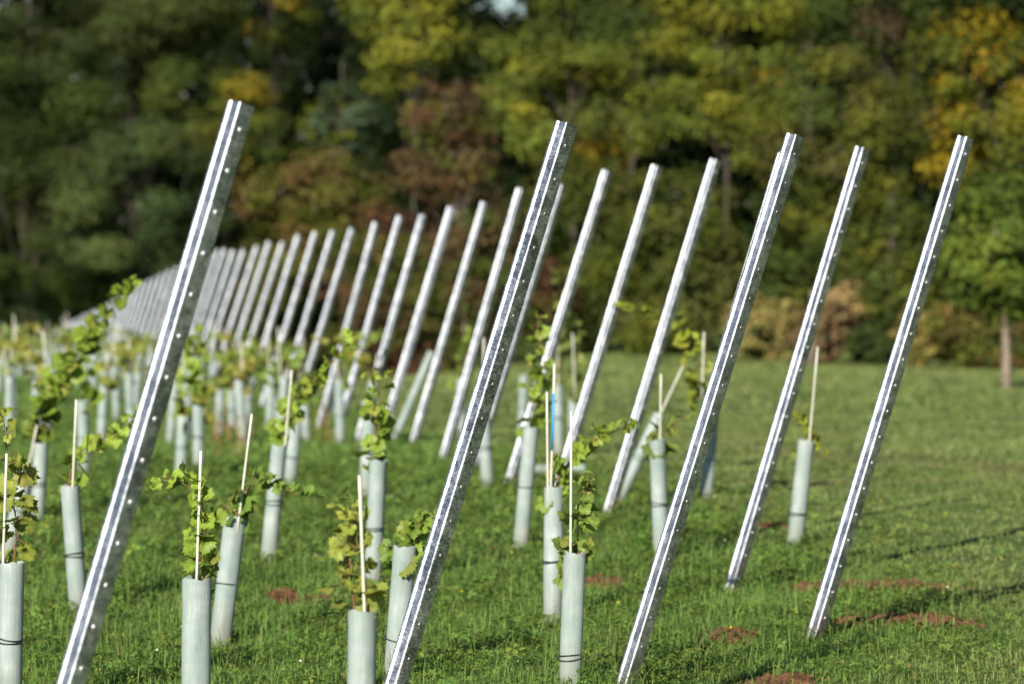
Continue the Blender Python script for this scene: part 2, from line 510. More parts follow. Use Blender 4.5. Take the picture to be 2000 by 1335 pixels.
def build_vine(name_label, group, path, leafr, nleaf, tint, seed, spread=.05, lod=0, droop=.5, stemr=.0035, parent_loc=None):
    rr = np.random.default_rng(seed)
    P = np.asarray(path, float)
    seg = np.concatenate([[0], np.cumsum(np.linalg.norm(np.diff(P, axis=0), axis=1))])
    m = max(8, int(seg[-1] / .02)) if lod == 0 else 8
    s = np.linspace(0, seg[-1], m)
    Q = np.column_stack([np.interp(s, seg, P[:, i]) for i in range(3)])
    for _ in range(2): Q[1:-1] = (Q[:-2] + 2 * Q[1:-1] + Q[2:]) / 4
    Q[1:] += np.cumsum(rr.normal(0, .0018, (m - 1, 3)), axis=0) * (1 if lod == 0 else 0)
    root = empty('grapevine', Q[0], name_label, 'vine', group)
    Q = Q - Q[0]
    smb, lmb = MB(), MB()
    brown = np.array([.20, .075, .03]); green = np.array([.16, .17, .04])
    rad = np.linspace(stemr, stemr * .35, m)
    tt = np.linspace(0, 1, m)[:, None]; k = 6 if lod == 0 else 4
    smb.tube(Q, rad, k, tint=None, cap=False)
    smb.T[-1] = np.repeat(brown * (1 - tt) + green * tt * .9 + brown * tt * .1, k, axis=0)
    start = .14
    for i in range(nleaf):
        f = start + (1 - start) * (i + rr.uniform(0, .8)) / nleaf
        q = np.array([np.interp(f, np.linspace(0, 1, m), Q[:, c]) for c in range(3)])
        side = rr.normal(size=3) * [1, .8, .5]; side = unit(side)
        pl = spread * rr.uniform(.35, 1.15) * (1 - .5 * f)
        e = q + side * pl + np.array([0, 0, .012])
        nrm = unit(rr.normal(size=3) * .75 + np.array([-.15, -.55, .55]))
        tip = unit(side * .9 + rr.normal(size=3) * .4 + np.array([0, 0, -droop]))
        tip = unit(tip - nrm * tip.dot(nrm)); x = np.cross(tip, nrm)
        sc = leafr * rr.uniform(.6, 1.2) * (1.05 - .55 * f ** 2)
        V, tri, quad, tv = (LP if lod == 0 else LPF)[rr.integers(6 if lod == 0 else 4)]
        W = e + sc * (V[:, :1] * x + V[:, 1:2] * tip + V[:, 2:] * nrm)
        base = np.array(tint) * rr.uniform(.8, 1.35) * (1.3 if lod == 0 else 1.08)
        y = rr.random()
        if y < .16: base = base * .5 + np.array([.26, .23, .05]) * .5
        elif y < .14: base = base * .6 + np.array([.20, .14, .03]) * .4
        base = base * (1 + .35 * np.array([1, 1, .3]) * f * .6)
        T = base[None] * (1 + .22 * tv[:, None])
        T[-len(tv) // 2:] += rr.normal(0, .006, (len(T[-len(tv) // 2:]), 1))
        lmb.add(W, [tri, quad], T)
        if lod == 0:
            mid = (q + e) / 2 + [0, 0, .006]
            smb.tube([q, mid, e + sc * .28 * tip * .2], [.0012, .001, .0009], 4, tint=(.24, .11, .04) if rr.random() < .6 else (.17, .17, .05), cap=False)
    if lod == 0:
        for _ in range(2):                              # tendrils
            f = rr.uniform(.4, .98); q = np.array([np.interp(f, np.linspace(0, 1, m), Q[:, c]) for c in range(3)])
            d = unit(rr.normal(size=3)); u = np.linspace(0, 1, 9)[:, None]
            pts = q + d * u * .06 + np.column_stack([np.sin(u[:, 0] * 5), np.cos(u[:, 0] * 5) - 1, u[:, 0] ** 2 * -1]) * .012
            smb.tube(pts, .0007, 4, tint=(.2, .17, .06), cap=False)
    link('stem', smb.mesh('stem', True), M_STEM, root)
    link('foliage', lmb.mesh('foliage', True), M_LEAF, root)
    return root

G_GUARD, G_CANE, G_VINE = 'vine guards in the young rows', 'thin canes supporting the young vines', 'young vines growing from the guards'
gcount = 0
def build_guard(base, top, label, group, r=.0365, tie=.45, seam=None, lod=0, mesh=None, tiemesh=None):
    global gcount; gcount += 1
    M, L = axis_matrix(base, top)
    root = empty('vine_guard', (0, 0, 0), label, 'vine guard', group); root.matrix_world = M
    if mesh is None: mesh = guard_mesh(L, r, seam if seam is not None else random.uniform(-1.2, .6), gcount, lod, .24 if seam is not None else random.uniform(.08, .16))
    t = link('tube', mesh, M_GUARD, root)
    if tie:
        k = link('tie', tiemesh or tie_mesh(r * 1.06, 2 if gcount % 3 else 1, gcount, lod), M_TIE, root); k.location = (0, 0, L * tie)
    return root, M, L

def build_cane(p0, p1, label, group, r=.0042, lod=0, tape=None):
    p0, p1 = np.asarray(p0), np.asarray(p1)
    mb = MB(); n = 5
    u = np.linspace(0, 1, n)[:, None]
    P = (p0 - p0) * (1 - u) + (p1 - p0) * u
    mb.tube(P, r, 8 if lod == 0 else 5)
    o = link('support_cane', mb.mesh('support_cane', True), M_CANE, None, p0)
    tag(o, label, 'cane', group)
    if tape:
        mb = MB(); mb.tube([(p1 - p0) * tape[0], (p1 - p0) * tape[1]], r * 1.1, 10)
        link('tape', mb.mesh('tape', True), M_TAPE, o)
    return o

LG = (.150, .215, .028)      # fresh vine leaf
OG = (.165, .190, .034)      # older olive leaf
# top px, base px (None = out of frame, then depth), depth, [cane px pairs top/bottom], vine px path(s), where, leaf count, leaf radius, tint, tie
GUARDS = [
 dict(t=(22, 1097), d=11.9, c=[((13, 885), (6, 1097))], v=[[(26, 1095), (30, 1030), (26, 980), (28, 930), (18, 880), (8, 830), (4, 800)]], w='guard cut by the picture edge behind the widest post', n=17, lr=.037, tint=OG),
 dict(t=(136, 948), b=(153, 1195), c=[((149, 780), (142, 948))], v=[[(132, 946), (140, 915), (150, 893), (180, 880), (215, 860), (250, 832), (285, 800)]], w='guard beside the widest post on its vine-row side, bending to its foot', n=24, lr=.034, tint=LG),
 dict(t=(53, 908), b=(14, 1085), c=[], v=[], w='tilted guard behind the reddish vine at the picture edge'),
 dict(t=(80, 866), b=(72, 1012), c=[((72, 830), (60, 890))], v=[[(78, 870), (66, 820), (95, 750), (140, 700), (175, 655), (205, 620), (225, 585), (250, 560), (264, 548)]], w='blurred guard under the longest climbing shoot', n=52, lr=.052, tint=LG),
 dict(t=(381, 1128), d=11.4, c=[((392.5, 880), (384, 1135))], v=[[(395, 1128), (400, 1085), (402, 1035), (396, 985), (375, 955), (345, 932), (312, 930), (290, 948)]], w='sharp guard with seam flap and bright cane, next to the widest post', n=30, lr=.033, tint=LG, seam=-.75, r=.039, tie=.30),
 dict(t=(457, 1008), b=(428, 1246), c=[((492, 808), (467, 1010))], v=[[(465, 1006), (478, 965), (505, 935), (545, 950), (590, 962), (632, 966)], [(462, 1004), (455, 985), (430, 990)]], w='seamed guard leaning a little, first behind the sharp guard with bright cane', n=17, lr=.034, tint=(.095, .15, .025), seam=-.7),
 dict(t=(545, 868), b=(524, 1091), c=[((570, 722), (557, 870))], v=[[(545, 866), (558, 820), (575, 780), (600, 750), (635, 722), (665, 690), (690, 645)]], w='guard beneath the bright shoot that climbs towards the blurred posts', n=34, lr=.040, tint=LG),
 dict(t=(576, 824), b=(565, 946), c=[], v=[], w='short blurred guard tucked behind the guard with the bright climbing shoot'),
 dict(t=(707, 1190), d=9.55, c=[((702, 928), (712, 1190))], v=[[(700, 1190), (692, 1140), (690, 1090), (686, 1045), (694, 1005), (690, 972)], [(710, 1190), (712, 1120), (700, 1060), (702, 1000)]], w='widest guard, with notched rim, at the frame bottom before the scratched post', n=17, lr=.034, tint=OG, r=.0350, tie=.3),
 dict(t=(738, 898), b=(727, 1146), c=[], v=[[(738, 896), (737, 850), (736, 800), (738, 760), (722, 715)], [(740, 895), (742, 800), (755, 745), (772, 720)]], w='tall guard topped by a bushy upright vine, behind the widest guard', n=20, lr=.036, tint=LG),
 dict(t=(719, 782), b=(714, 965), c=[], v=[], w='blurred guard standing close behind the guard with bushy upright vine'),
 dict(t=(790, 1065), b=(769, 1320), c=[], v=[[(792, 1062), (802, 1035), (828, 1012), (862, 990)]], w='clean guard with twisted black tie touching the scratched post', n=17, lr=.036, tint=(.12, .18, .028), tie=.29),
 dict(t=(1121, 1077), d=12.62, c=[((1116, 803), (1114.5, 1085))], v=[[(1128, 1077), (1124, 1035), (1124, 990), (1140, 955), (1158, 925)], [(1135, 1077), (1148, 1060), (1155, 1085)]], w='weathered streaky guard with one tall cane, beyond the scratched post', n=15, lr=.036, tint=(.12, .17, .03), tie=.22, r=.035),
 dict(t=(1081, 950), b=(1079, 1213), c=[((1068, 765), (1070, 950)), ((1083, 710), (1076, 950))], tape=1, v=[[(1085, 946), (1092, 920), (1120, 890), (1160, 862), (1200, 838), (1232, 832)], [(1080, 946), (1098, 930), (1105, 950)]], w='smooth guard with two canes, one marked blue, behind the streaky guard', n=20, lr=.034, tint=LG),
 dict(t=(1037, 833), b=(1017, 1063), c=[], v=[[(1045, 830), (1050, 775), (1056, 705), (1046, 640), (1050, 610)], [(1042, 830), (1035, 745), (1030, 690)]], w='guard wrapped by a tall leafy vine behind the two-cane guard', n=18, lr=.040, tint=LG),
 dict(t=(1283, 857), b=(1292, 1092), c=[((1291, 730), (1289, 860))], v=[[(1285, 852), (1308, 828), (1338, 815), (1372, 800)], [(1282, 852), (1272, 845)]], w='slim guard just behind the scuffed post, vine reaching towards that post', n=13, lr=.036, tint=(.10, .15, .025), tie=.46),
 dict(t=(1574, 860), b=(1552, 1059), c=[((1597, 677), (1581, 860))], v=[[(1578, 858), (1574, 830), (1562, 812), (1548, 806)], [(1585, 858), (1604, 868), (1610, 892)]], w='lone guard standing in the gap between the last two posts', n=9, lr=.033, tint=(.15, .18, .02), tie=.28),
 dict(t=(1390, 800), b=(1378, 973), c=[((1375, 648), (1372, 745))], v=[[(1378, 800), (1372, 740), (1366, 690), (1345, 650), (1320, 620), (1290, 600), (1255, 595), (1215, 600)]], w='guard half hidden behind the scuffed post, with arching golden shoot above', n=22, lr=.046, tint=(.19, .22, .025)),
 dict(t=(1288, 808), b=(1212, 988), dy=.45, c=[((1334, 714), (1290, 808))], v=[], w='strongly tilted white guard leaning like the posts, beside the slim guard', r=.033),
 dict(t=(843, 687), b=(766, 862), dy=.5, c=[], v=[], w='thin tilted pale guard crossing the blurred posts', r=.032, tie=0),
 dict(t=(676, 711), b=(641, 820), dy=.5, c=[], v=[], w='tilted pale guard between two blurred posts under the climbing shoot', r=.040, tie=0),
 dict(t=(899, 740), b=(903, 852), c=[], v=[[(900, 738), (908, 700), (913, 660), (916, 640)]], w='blurred guard with small bright vine behind the first inner post', n=14, lr=.045, tint=LG),
 dict(t=(940, 760), b=(952, 957), c=[((945, 660), (944, 760))], v=[], w='guard with black band peeping out from behind the scratched post', tie=.42),
 dict(t=(1023, 732), b=(1018, 846), c=[], v=[], w='hazy guard behind the tall leafy vine'),
 dict(t=(1088, 753), b=(1090, 880), c=[((1090, 640), (1089, 755))], v=[[(1095, 750), (1100, 660), (1092, 590), (1105, 545), (1080, 520)]], w='hazy guard with very tall vine directly behind the blue-marked cane', n=15, lr=.046, tint=(.12, .15, .03)),
 dict(t=(1120, 778), b=(1118, 885), c=[((1118, 650), (1122, 750))], v=[[(1120, 776), (1126, 700), (1135, 640), (1125, 610)]], w='hazy guard with brownish cane beyond the blue-marked cane', n=9, lr=.046, tint=(.13, .16, .03)),
 dict(t=(160, 782), b=(164, 925), c=[], v=[[(165, 780), (172, 740), (165, 700)]], w='blurred guard just behind the straight cane near the long climbing shoot', n=8, lr=.05, tint=LG),
 dict(t=(357, 813), b=(352, 934), c=[], v=[[(358, 812), (366, 780), (378, 720), (382, 670), (378, 640)]], w='blurred banded guard seen past the dotted side of the widest post', n=17, lr=.05, tint=LG, tie=.5),
 dict(t=(387, 790), b=(387, 915), c=[], v=[[(388, 790), (392, 760), (380, 730)]], w='blurred guard beside the banded guard past the widest post', n=7, lr=.05, tint=OG),
 dict(t=(430, 760), b=(428, 853), c=[], v=[[(430, 758), (440, 720), (432, 690)]], w='blurred guard above the dry brown weed stalks', n=9, lr=.06, tint=(.17, .20, .035)),
 dict(t=(452, 764), b=(453, 836), c=[], v=[[(452, 762), (460, 715), (450, 680)]], w='short blurred guard next to the guard above the dry weed stalks', n=9, lr=.06, tint=LG),
 dict(t=(485, 726), b=(482, 826), c=[], v=[[(485, 724), (490, 690), (500, 668)]], w='upright blurred guard below the crossing vine leaves', n=9, lr=.06, tint=LG),
 dict(t=(534, 768), b=(545, 832), c=[((592, 660), (585, 740))], v=[[(536, 766), (528, 720), (545, 690), (570, 680)]], w='blurred guard tilting backwards beside a leaning blurred post', n=11, lr=.06, tint=LG),
 dict(t=(597, 812), b=(598, 853), c=[], v=[[(597, 810), (610, 780), (604, 760)]], w='stubby blurred guard behind the bright climbing shoot', n=6, lr=.05, tint=LG),
]
lod0 = 0
for gi, g in enumerate(GUARDS):
    if 'b' in g:
        base = ground_hit(*g['b']); base = base + np.array([0, g.get('dy', 0), 0]); base[2] = float(zg(base[0], base[1])); d = base[1]; top = at(*g['t'], d + random.uniform(-.02, .02))
    else:
        d = g['d']; top = at(*g['t'], d)
        base = np.array([top[0] - .012 + random.uniform(-.01, .01), d, 0]); base[2] = float(zg(base[0], d))
    w = g['w']; lod = 0 if d < 18.5 else 1
    root, M, L = build_guard(base, top, 'pale green ' + w, G_GUARD, g.get('r', .0365), g.get('tie', .45 if gi % 2 else .5), g.get('seam'), lod)
    short = ' '.join(w.split()[:11])
    for ci, (ct, cb) in enumerate(g['c']):
        p1 = at(*ct, d - (.050 if lod == 0 else .02)); p0 = at(*cb, d - .024)
        p0 = p0 - unit(p1 - p0) * .10
        if g.get('tape') and ci == 1: lab = 'thin cane marked with blue tape above the smooth two-cane guard'
        elif g.get('tape'): lab = 'plain white shorter cane beside the blue-taped cane on smooth guard'
        else: lab = 'thin cane at ' + short
        build_cane(p0, p1, lab, G_CANE, .0042 if lod == 0 else .005, lod, (.42, .80) if g.get('tape') and ci == 1 else None)
    if g['v']:
        nv = len(g['v'])
        for vi, pv in enumerate(g['v']):
            pts = [at(x, y, d + .018 + (0 if k < 2 else random.uniform(-.05, .05))) for k, (x, y) in enumerate(pv)]
            p0 = pts[0] - (top - base) / L * .12
            pts = [p0] + pts
            lab = ('young vine from ' if vi == 0 else 'second shoot from ') + short
            n = g['n'] if vi == 0 else max(5, int(g['n'] * .45))
            build_vine(lab, G_VINE, pts, g['lr'] * (.5 if lod == 0 else .52) * 2.35, int(n * (1.6 if lod == 0 else 2.1)), g['tint'], 100 + gi * 5 + vi, .052 if lod == 0 else .06, lod)

# fallen guard lying in the grass
p0 = ground_hit(1045, 925); p1 = p0 + np.array([.30, .06, 0]); p0[2] += .03; p1[2] = float(zg(*p1[:2])) + .03
build_guard(p0, p1, 'loose pale guard lying flat in the grass between the guards', G_GUARD, .030, 0, 0, 1)

# rows further off: shared meshes, copied
FAR_T = [guard_mesh(.5, .0365, s, 900 + k, 1) for k, s in enumerate((-.6, .2, .9))]
FAR_TIE = tie_mesh(.0385, 1, 3, 1)
farvines = []
for n, (b, t, lab, hk, g) in enumerate(postspec):
    if b[1] < 27 or b[1] > 100: continue
    edge = (0 - 1000) / F * b[1] - .8
    x = b[0] - .35 + random.uniform(-.15, .1)
    j = 0
    while x > edge:
        y = b[1] + random.uniform(-.12, .12)
        base = np.array([x, y, float(zg(x, y))])
        h = random.uniform(.46, .52)
        top = base + np.array([random.uniform(-.04, .05), random.uniform(-.03, .03), h])
        build_guard(base, top, 'small blurred pale guard among the crowded distant vine rows', 'distant guards in the crowded rows', tie=.45, mesh=FAR_T[(n + j) % 3], tiemesh=FAR_TIE)
        if random.random() < .9:
            build_cane(base + [.01, .01, .3], top + [random.uniform(-.06, .06), .0, random.uniform(.15, .42)], 'blurred thin cane among the crowded distant vine rows', 'distant canes in the crowded rows', .006, 1)
        if random.random() < .85:
            side = random.choice((-1, 1)); h2 = random.uniform(.10, .34) * (1 if b[1] < 45 else .6)
            path = [top - [0, 0, .15], top + [0, 0, .02], top + [side * .05, 0, h2 * .5], top + [side * random.uniform(.05, .2), 0, h2], top + [side * random.uniform(.15, .45), .05, h2 * random.uniform(.85, 1.1)]]
            build_vine('blurred leafy vine among the crowded distant vine rows', 'distant vines in the crowded rows', path, .062, 20, (random.uniform(.12, .2), random.uniform(.17, .22), .035), 3000 + n * 10 + j, .07, 1)
        x -= random.uniform(.95, 1.25); j += 1

# ------------------------------------------------------------------ ground sheet
def spaced(lo, hi, fine_lo, fine_hi, step):
    f = np.arange(fine_lo, fine_hi + step, step)
    a = fine_lo - np.geomspace(step, fine_lo - lo, 40)[::1]; b = fine_hi + np.geomspace(step, hi - fine_hi, 40)
    return np.unique(np.round(np.concatenate([a, f, b]), 4))
xs = spaced(-600, 600, -8, 8, .11); ys = spaced(-600, 900, 10, 40, .16)
X, Y = np.meshgrid(xs, ys)
def gbump(x, y):
    return .018 * sines(x, y, .9, 3, 7) + .012 * sines(x, y, .35, 5, 7) + .02 * sines(x, y, 2.6, 9)
near = (np.abs(X) < 10) & (Y > 8) & (Y < 60)
Z = zg(X, Y) + np.where(near, gbump(X, Y), 0) - .012
nx, ny = len(xs), len(ys)
i = (np.arange(ny - 1)[:, None] * nx); j = np.arange(nx - 1)[None]
q = np.stack([i + j, i + j + 1, i + nx + j + 1, i + nx + j], -1).reshape(-1, 4)
g = link('ground', mesh_np('ground', np.stack([X, Y, Z], -1), [q], None, True), M_GROUND)
tag(g, kind='structure')

# ------------------------------------------------------------------ bare red soil
SOIL = [  # centre px, half width px, half depth m, height, label
    ((556, 1166), 34, .16, .035, 'small rounded mound of red soil in the grass beyond the seamed guard'),
    ((640, 1166), 42, .10, .012, 'flat smear of red soil trailing from the rounded soil mound'),
    ((1425, 1237), 62, .16, .03, 'red soil patch in the grass between the scuffed and outermost posts'),
    ((1700, 1147), 190, .22, .028, 'long strip of red soil running behind the outermost post'),
    ((1770, 1214), 185, .22, .02, 'red soil strip in the shadow at the foot of the outermost post'),
    ((1520, 1330), 90, .2, .02, 'red soil at the bottom edge beside the scuffed post foot'),
    ((1180, 1131), 50, .14, .014, 'thin red soil patch in the grass behind the streaky guard'),
    ((1505, 1028), 40, .16, .014, 'faint red soil patch near the foot of the lone guard'),
]
soil_xy = []
for (cx, cy), hw, hd, hh, lab in SOIL:
    c = ground_hit(cx, cy); hx = hw / F * c[1]
    soil_xy.append((c[0], c[1], hx, hd))
    nr, na = 26, 110
    rr_, aa = np.meshgrid(np.linspace(0, 1, nr), np.arange(na) * 2 * PI / na, indexing='ij')
    wob = 1 + .25 * np.sin(2 * aa + cx) + .22 * np.sin(5 * aa + cy) + .15 * np.sin(11 * aa + cx * 2) + .12 * np.sin(23 * aa)
    x = c[0] + hx * rr_ * wob * np.cos(aa); y = c[1] + hd * rr_ * wob * np.sin(aa)
    z = zg(x, y) + gbump(x, y) - .012 + .55 * hh * (1 - rr_ ** 2) * (1 + .8 * sines(x, y, .16, 5, 6)) + .016 * sines(x, y, .06, 8, 6) + .010 * sines(x, y, .022, 18, 6) + .008 - .042 * smooth(.6, 1, rr_)
    i = (np.arange(nr - 1)[:, None] * na); j = np.arange(na)[None]; j2 = (j + 1) % na
    q = np.stack([i + j, i + na + j, i + na + j2, i + j2], -1).reshape(-1, 4)
    mbs = MB(); mbs.add(np.stack([x, y, z], -1).reshape(-1, 3) - c, [q])
    for _ in range(int(30 + hx * 110)):                  # loose clods, part of the same heap
        a = random.uniform(0, 2 * PI); f = random.random() ** .5 * 1.15
        px_, py_ = c[0] + hx * f * math.cos(a), c[1] + hd * f * math.sin(a); r = random.uniform(.003, .009)
        v = np.array([[1, 0, 0], [0, 1, 0], [-1, 0, 0], [0, -1, 0], [0, 0, 1], [0, 0, -1.]]) * r + rng.normal(0, r * .22, (6, 3))
        v += np.array([px_, py_, float(zg(px_, py_)) + float(gbump(px_, py_)) + hh * .45 * max(0, 1 - f * f) + r * .2]) - c
        mbs.add(v, [[[0, 1, 4], [1, 2, 4], [2, 3, 4], [3, 0, 4], [1, 0, 5], [2, 1, 5], [3, 2, 5], [0, 3, 5]]])
    o = link('soil_mound', mbs.mesh('soil_mound', True, 40), M_SOIL, None, c)
    tag(o, lab, 'soil', 'bare soil patches in the turf')
soil_xy = np.array(soil_xy)

# ------------------------------------------------------------------ grass and ground cover
def scatter(n, y0, y1, margin):
    y = np.sqrt(rng.uniform(y0 ** 2, y1 ** 2, n))
    half = 1000 / F * y + margin
    x = rng.uniform(-1, 1, n) * half
    return x, y

def in_soil(x, y):
    m = np.zeros(len(x))
    for cx, cy, hx, hd in soil_xy:
        m = np.maximum(m, 1.22 - np.sqrt(((x - cx) / hx) ** 2 + ((y - cy) / hd) ** 2))
    return np.clip(m * 2.2, 0, 1)

def mown(x, y): return smooth(-.05, .9, x - xpost(y) - .4)

def grass_tint(x, y, n):
    m = mown(x, y)[:, None]
    a = np.array([.150, .242, .054]); b = np.array([.240, .305, .092])
    t = a * (1 - m) + b * m
    v = sines(x, y, 1.4, 21, 6)[:, None] * .16 + sines(x, y, .4, 22, 6)[:, None] * .12
    t = t * (1 + v) * rng.uniform(.78, 1.25, (n, 1))
    # dry yellowed strip across the mown headland
    dry = smooth(.25, .6, sines(x, y * 3, 5.0, 40, 4))[:, None] * m * .55
    d2 = (np.exp(-((y - 28.5 + (x - 1.9) * 2.9) / 1.5) ** 2) * smooth(.6, 2.0, x))[:, None] * .8
    t = t * (1 - np.maximum(dry, d2)) + np.array([.27, .22, .10]) * np.maximum(dry, d2) * rng.uniform(.7, 1.2, (n, 1))
    y_ = rng.random((n, 1)) < .022
    t = np.where(y_, np.array([.26, .23, .09]) * rng.uniform(.6, 1.1, (n, 1)), t)
    return t

def blades(n, y0, y1, margin, h, w):
    x, y = scatter(n, y0, y1, margin)
    clump = sines(x, y, .55, 31, 7)
    keep = (rng.random(n) > in_soil(x, y) * .95) & (rng.random(n) < .72 + .5 * clump)
    x, y, clump = x[keep], y[keep], clump[keep]; n = len(x)
    m = mown(x, y)
    hh = h * rng.lognormal(0, .38, n) * (1 + .8 * clump * (1 - .7 * m)) * (1 - .55 * m)
    az = rng.uniform(0, 2 * PI, n); lean = rng.uniform(.15, 1.1, n)
    dx, dy = np.cos(az), np.sin(az); px, py = -dy, dx
    ww = w * rng.uniform(.7, 1.3, n) / 2
    z = zg(x, y) + gbump(x, y) - .015
    def pt(f, side, bend, wf):
        return np.stack([x + dx * bend * hh + px * side * ww * wf, y + dy * bend * hh + py * side * ww * wf, z + f * hh], -1)
    V = np.stack([pt(0, -1, 0, 1), pt(0, 1, 0, 1), pt(.62, 1, lean * .28, .85), pt(.62, -1, lean * .28, .85), pt(1 - .25 * lean.clip(0, 1), 0, lean * .8, 0)], 1)
    b = np.arange(n)[:, None] * 5
    t = grass_tint(x, y, n)
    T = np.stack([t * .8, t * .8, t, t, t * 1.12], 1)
    return V.reshape(-1, 3), b + np.array([0, 1, 2, 3]), b + np.array([3, 2, 4]), T.reshape(-1, 3)

def clover(n, y0, y1, margin, h, r):
    x, y = scatter(n, y0, y1, margin)
    pat = sines(x, y, .9, 51, 7) + .5 * sines(x, y, .3, 52, 7)
    m = mown(x, y)
    keep = (rng.random(n) > in_soil(x, y) * .95) & (rng.random(n) < np.clip(.6 + 1.5 * pat, 0.03, 1) * (1 - .88 * m))
    x, y, pat = x[keep], y[keep], pat[keep]; n = len(x)
    z = zg(x, y) + gbump(x, y) - .012 + h * rng.uniform(.25, 1.25, n) * (1 + .85 * pat)
    az0 = rng.uniform(0, 2 * PI, n); rad = r * rng.uniform(.55, 1.3, n)
    tx, ty = rng.normal(0, .42, n), rng.normal(-.12, .42, n)       # tilt of the leaf plane
    Vs = []
    for k in range(3):
        a = az0 + k * 2 * PI / 3 + rng.normal(0, .15, n)
        for rr2, da in ((.08, 0), (.75, .52), (1.05, 0), (.75, -.52)):
            ox, oy = rad * rr2 * np.cos(a + da), rad * rr2 * np.sin(a + da)
            Vs.append(np.stack([x + ox, y + oy, z + ox * tx + oy * ty - (rr2 > 1) * rad * .15], -1))
    V = np.stack(Vs, 1); b = np.arange(n)[:, None] * 12
    q = np.concatenate([b + np.array([0, 1, 2, 3]) + 4 * k for k in range(3)])
    t = np.array([.132, .232, .044]) * rng.uniform(.65, 1.5, (n, 1)) * (1 + .18 * sines(x, y, 1.1, 53, 5))[:, None]
    t[:, 0] *= rng.uniform(.8, 1.5, n)
    T = np.repeat(t[:, None], 12, 1)
    return V.reshape(-1, 3), q, np.zeros((0, 3), int), T.reshape(-1, 3)

def turf(name, parts):
    V, Q, T3, T = [], [], [], []; n = 0
    for v, q, t, c in parts:
        V.append(v); Q.append(q + n); T.append(c)
        if len(t): T3.append(t + n)
        n += len(v)
    me = mesh_np(name, np.vstack(V), [np.vstack(Q)] + ([np.vstack(T3)] if T3 else []), np.vstack(T))
    o = link(name, me, M_GRASS); tag(o, kind='stuff'); return o
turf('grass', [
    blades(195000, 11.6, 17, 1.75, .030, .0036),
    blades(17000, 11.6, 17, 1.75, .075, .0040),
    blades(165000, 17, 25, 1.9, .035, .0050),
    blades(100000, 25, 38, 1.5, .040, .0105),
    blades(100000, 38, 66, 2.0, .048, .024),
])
turf('ground_cover', [
    clover(117000, 11.6, 17, 1.75, .034, .0115),
    clover(3400, 11.6, 17, 1.75, .055, .022),
    clover(2500, 17, 25, 1.2, .06, .028),
    clover(88000, 17, 25, 1.9, .042, .018),
    clover(16000, 25, 38, 1.5, .045, .028),
])
# tiny flowers scattered through the turf
def flowers():
    mb = MB()
    for _ in range(80):
        y = math.sqrt(random.uniform(12.5 ** 2, 22 ** 2)); x = random.uniform(-1, 1) * (y * .135 + .3)
        z = float(zg(x, y)) + random.uniform(.04, .07); r = random.uniform(.003, .0055)
        col = random.choice([(.75, .52, .02), (.75, .52, .02), (.75, .72, .66), (.5, .18, .05)])
        a = np.arange(6) * PI / 3
        V = np.vstack([[[0, 0, .002]], np.column_stack([r * np.cos(a), r * np.sin(a) * .9 - .0, r * .6 * np.sin(a)])]) + [x, y, z]
        mb.add(V, [[[0, 1 + i, 1 + (i + 1) % 6] for i in range(6)]], col)
    for _ in range(70):                                  # dropped autumn leaves lying in the turf
        y = math.sqrt(random.uniform(12.3 ** 2, 24 ** 2)); x = random.uniform(-1, 1) * (y * .135 + .3)
        r = random.uniform(.010, .018); p = np.array([x, y, float(zg(x, y)) + random.uniform(.015, .05)])
        v = np.array([[r, 0, 0], [0, r * .6, 0], [-r, 0, 0], [0, -r * .6, 0]]) @ np.array(Matrix.Rotation(random.uniform(0, 6), 3, 'Z')) + rng.normal(0, r * .3, (4, 3))
        mb.add(v + p, [[[0, 1, 2, 3]]], random.choice([(.30, .14, .04), (.24, .11, .04), (.34, .24, .08), (.16, .08, .04)]))
    return mb.mesh('wildflowers', False)
tag(link('wildflowers', flowers(), M_GRASS), kind='stuff')

# dry weed stalks between the rows
for (px, py), n, lab in (((425, 868), 9, 'dry brown dock stalks standing below the blurred guards past the widest post'),
                         ((455, 895), 8, 'thin dry orange weed stalks in the grass behind the seamed guard cane'),
                         ((632, 868), 5, 'lone dry yellow weed tuft at the foot of a blurred inner post')):
    b = ground_hit(px, py); mb = MB()
    for k in range(n):
        d = np.array([random.uniform(-.12, .12), random.uniform(-.12, .12), 0]); h = random.uniform(.15, .34)
        u = np.linspace(0, 1, 5)[:, None]
        P = d + u * np.array([random.uniform(-.06, .06), 0, h]) + u ** 2 * np.array([random.uniform(-.05, .05), 0, 0])
        col = random.choice([(.26, .14, .05), (.30, .20, .07), (.20, .10, .04)])
        mb.tube(P, np.linspace(.003, .0015, 5), 5, col)
        for s in np.linspace(.45, 1, 10):
            q = d + (P[-1] - d) * s; r = random.uniform(.006, .012)
            v = rng.normal(0, 1, (4, 3)) * r + q
            mb.add(v, [[[0, 1, 2, 3]]], col)
    tag(link('dry_weed', mb.mesh('dry_weed', False), M_STEM, None, b), lab, 'weed', 'dead weed stalks')

# ------------------------------------------------------------------ trees
def leaf_quads(P, N, size, tint):
    n = len(P)
    N = N / (np.linalg.norm(N, axis=1)[:, None] + 1e-9)
    r = rng.normal(size=(n, 3)); u = np.cross(N, r); u /= np.linalg.norm(u, axis=1)[:, None] + 1e-9
    v = np.cross(N, u); s = (size * rng.uniform(.6, 1.3, n))[:, None]
    V = np.stack([P - u * s * .55, P + v * s * .34 + N * s * .06, P + u * s * .6 - N * s * .1, P - v * s * .34 + N * s * .06], 1)
    q = np.arange(n)[:, None] * 4 + np.arange(4)
    return V.reshape(-1, 3), q, np.repeat(tint[:, None], 4, 1).reshape(-1, 3)

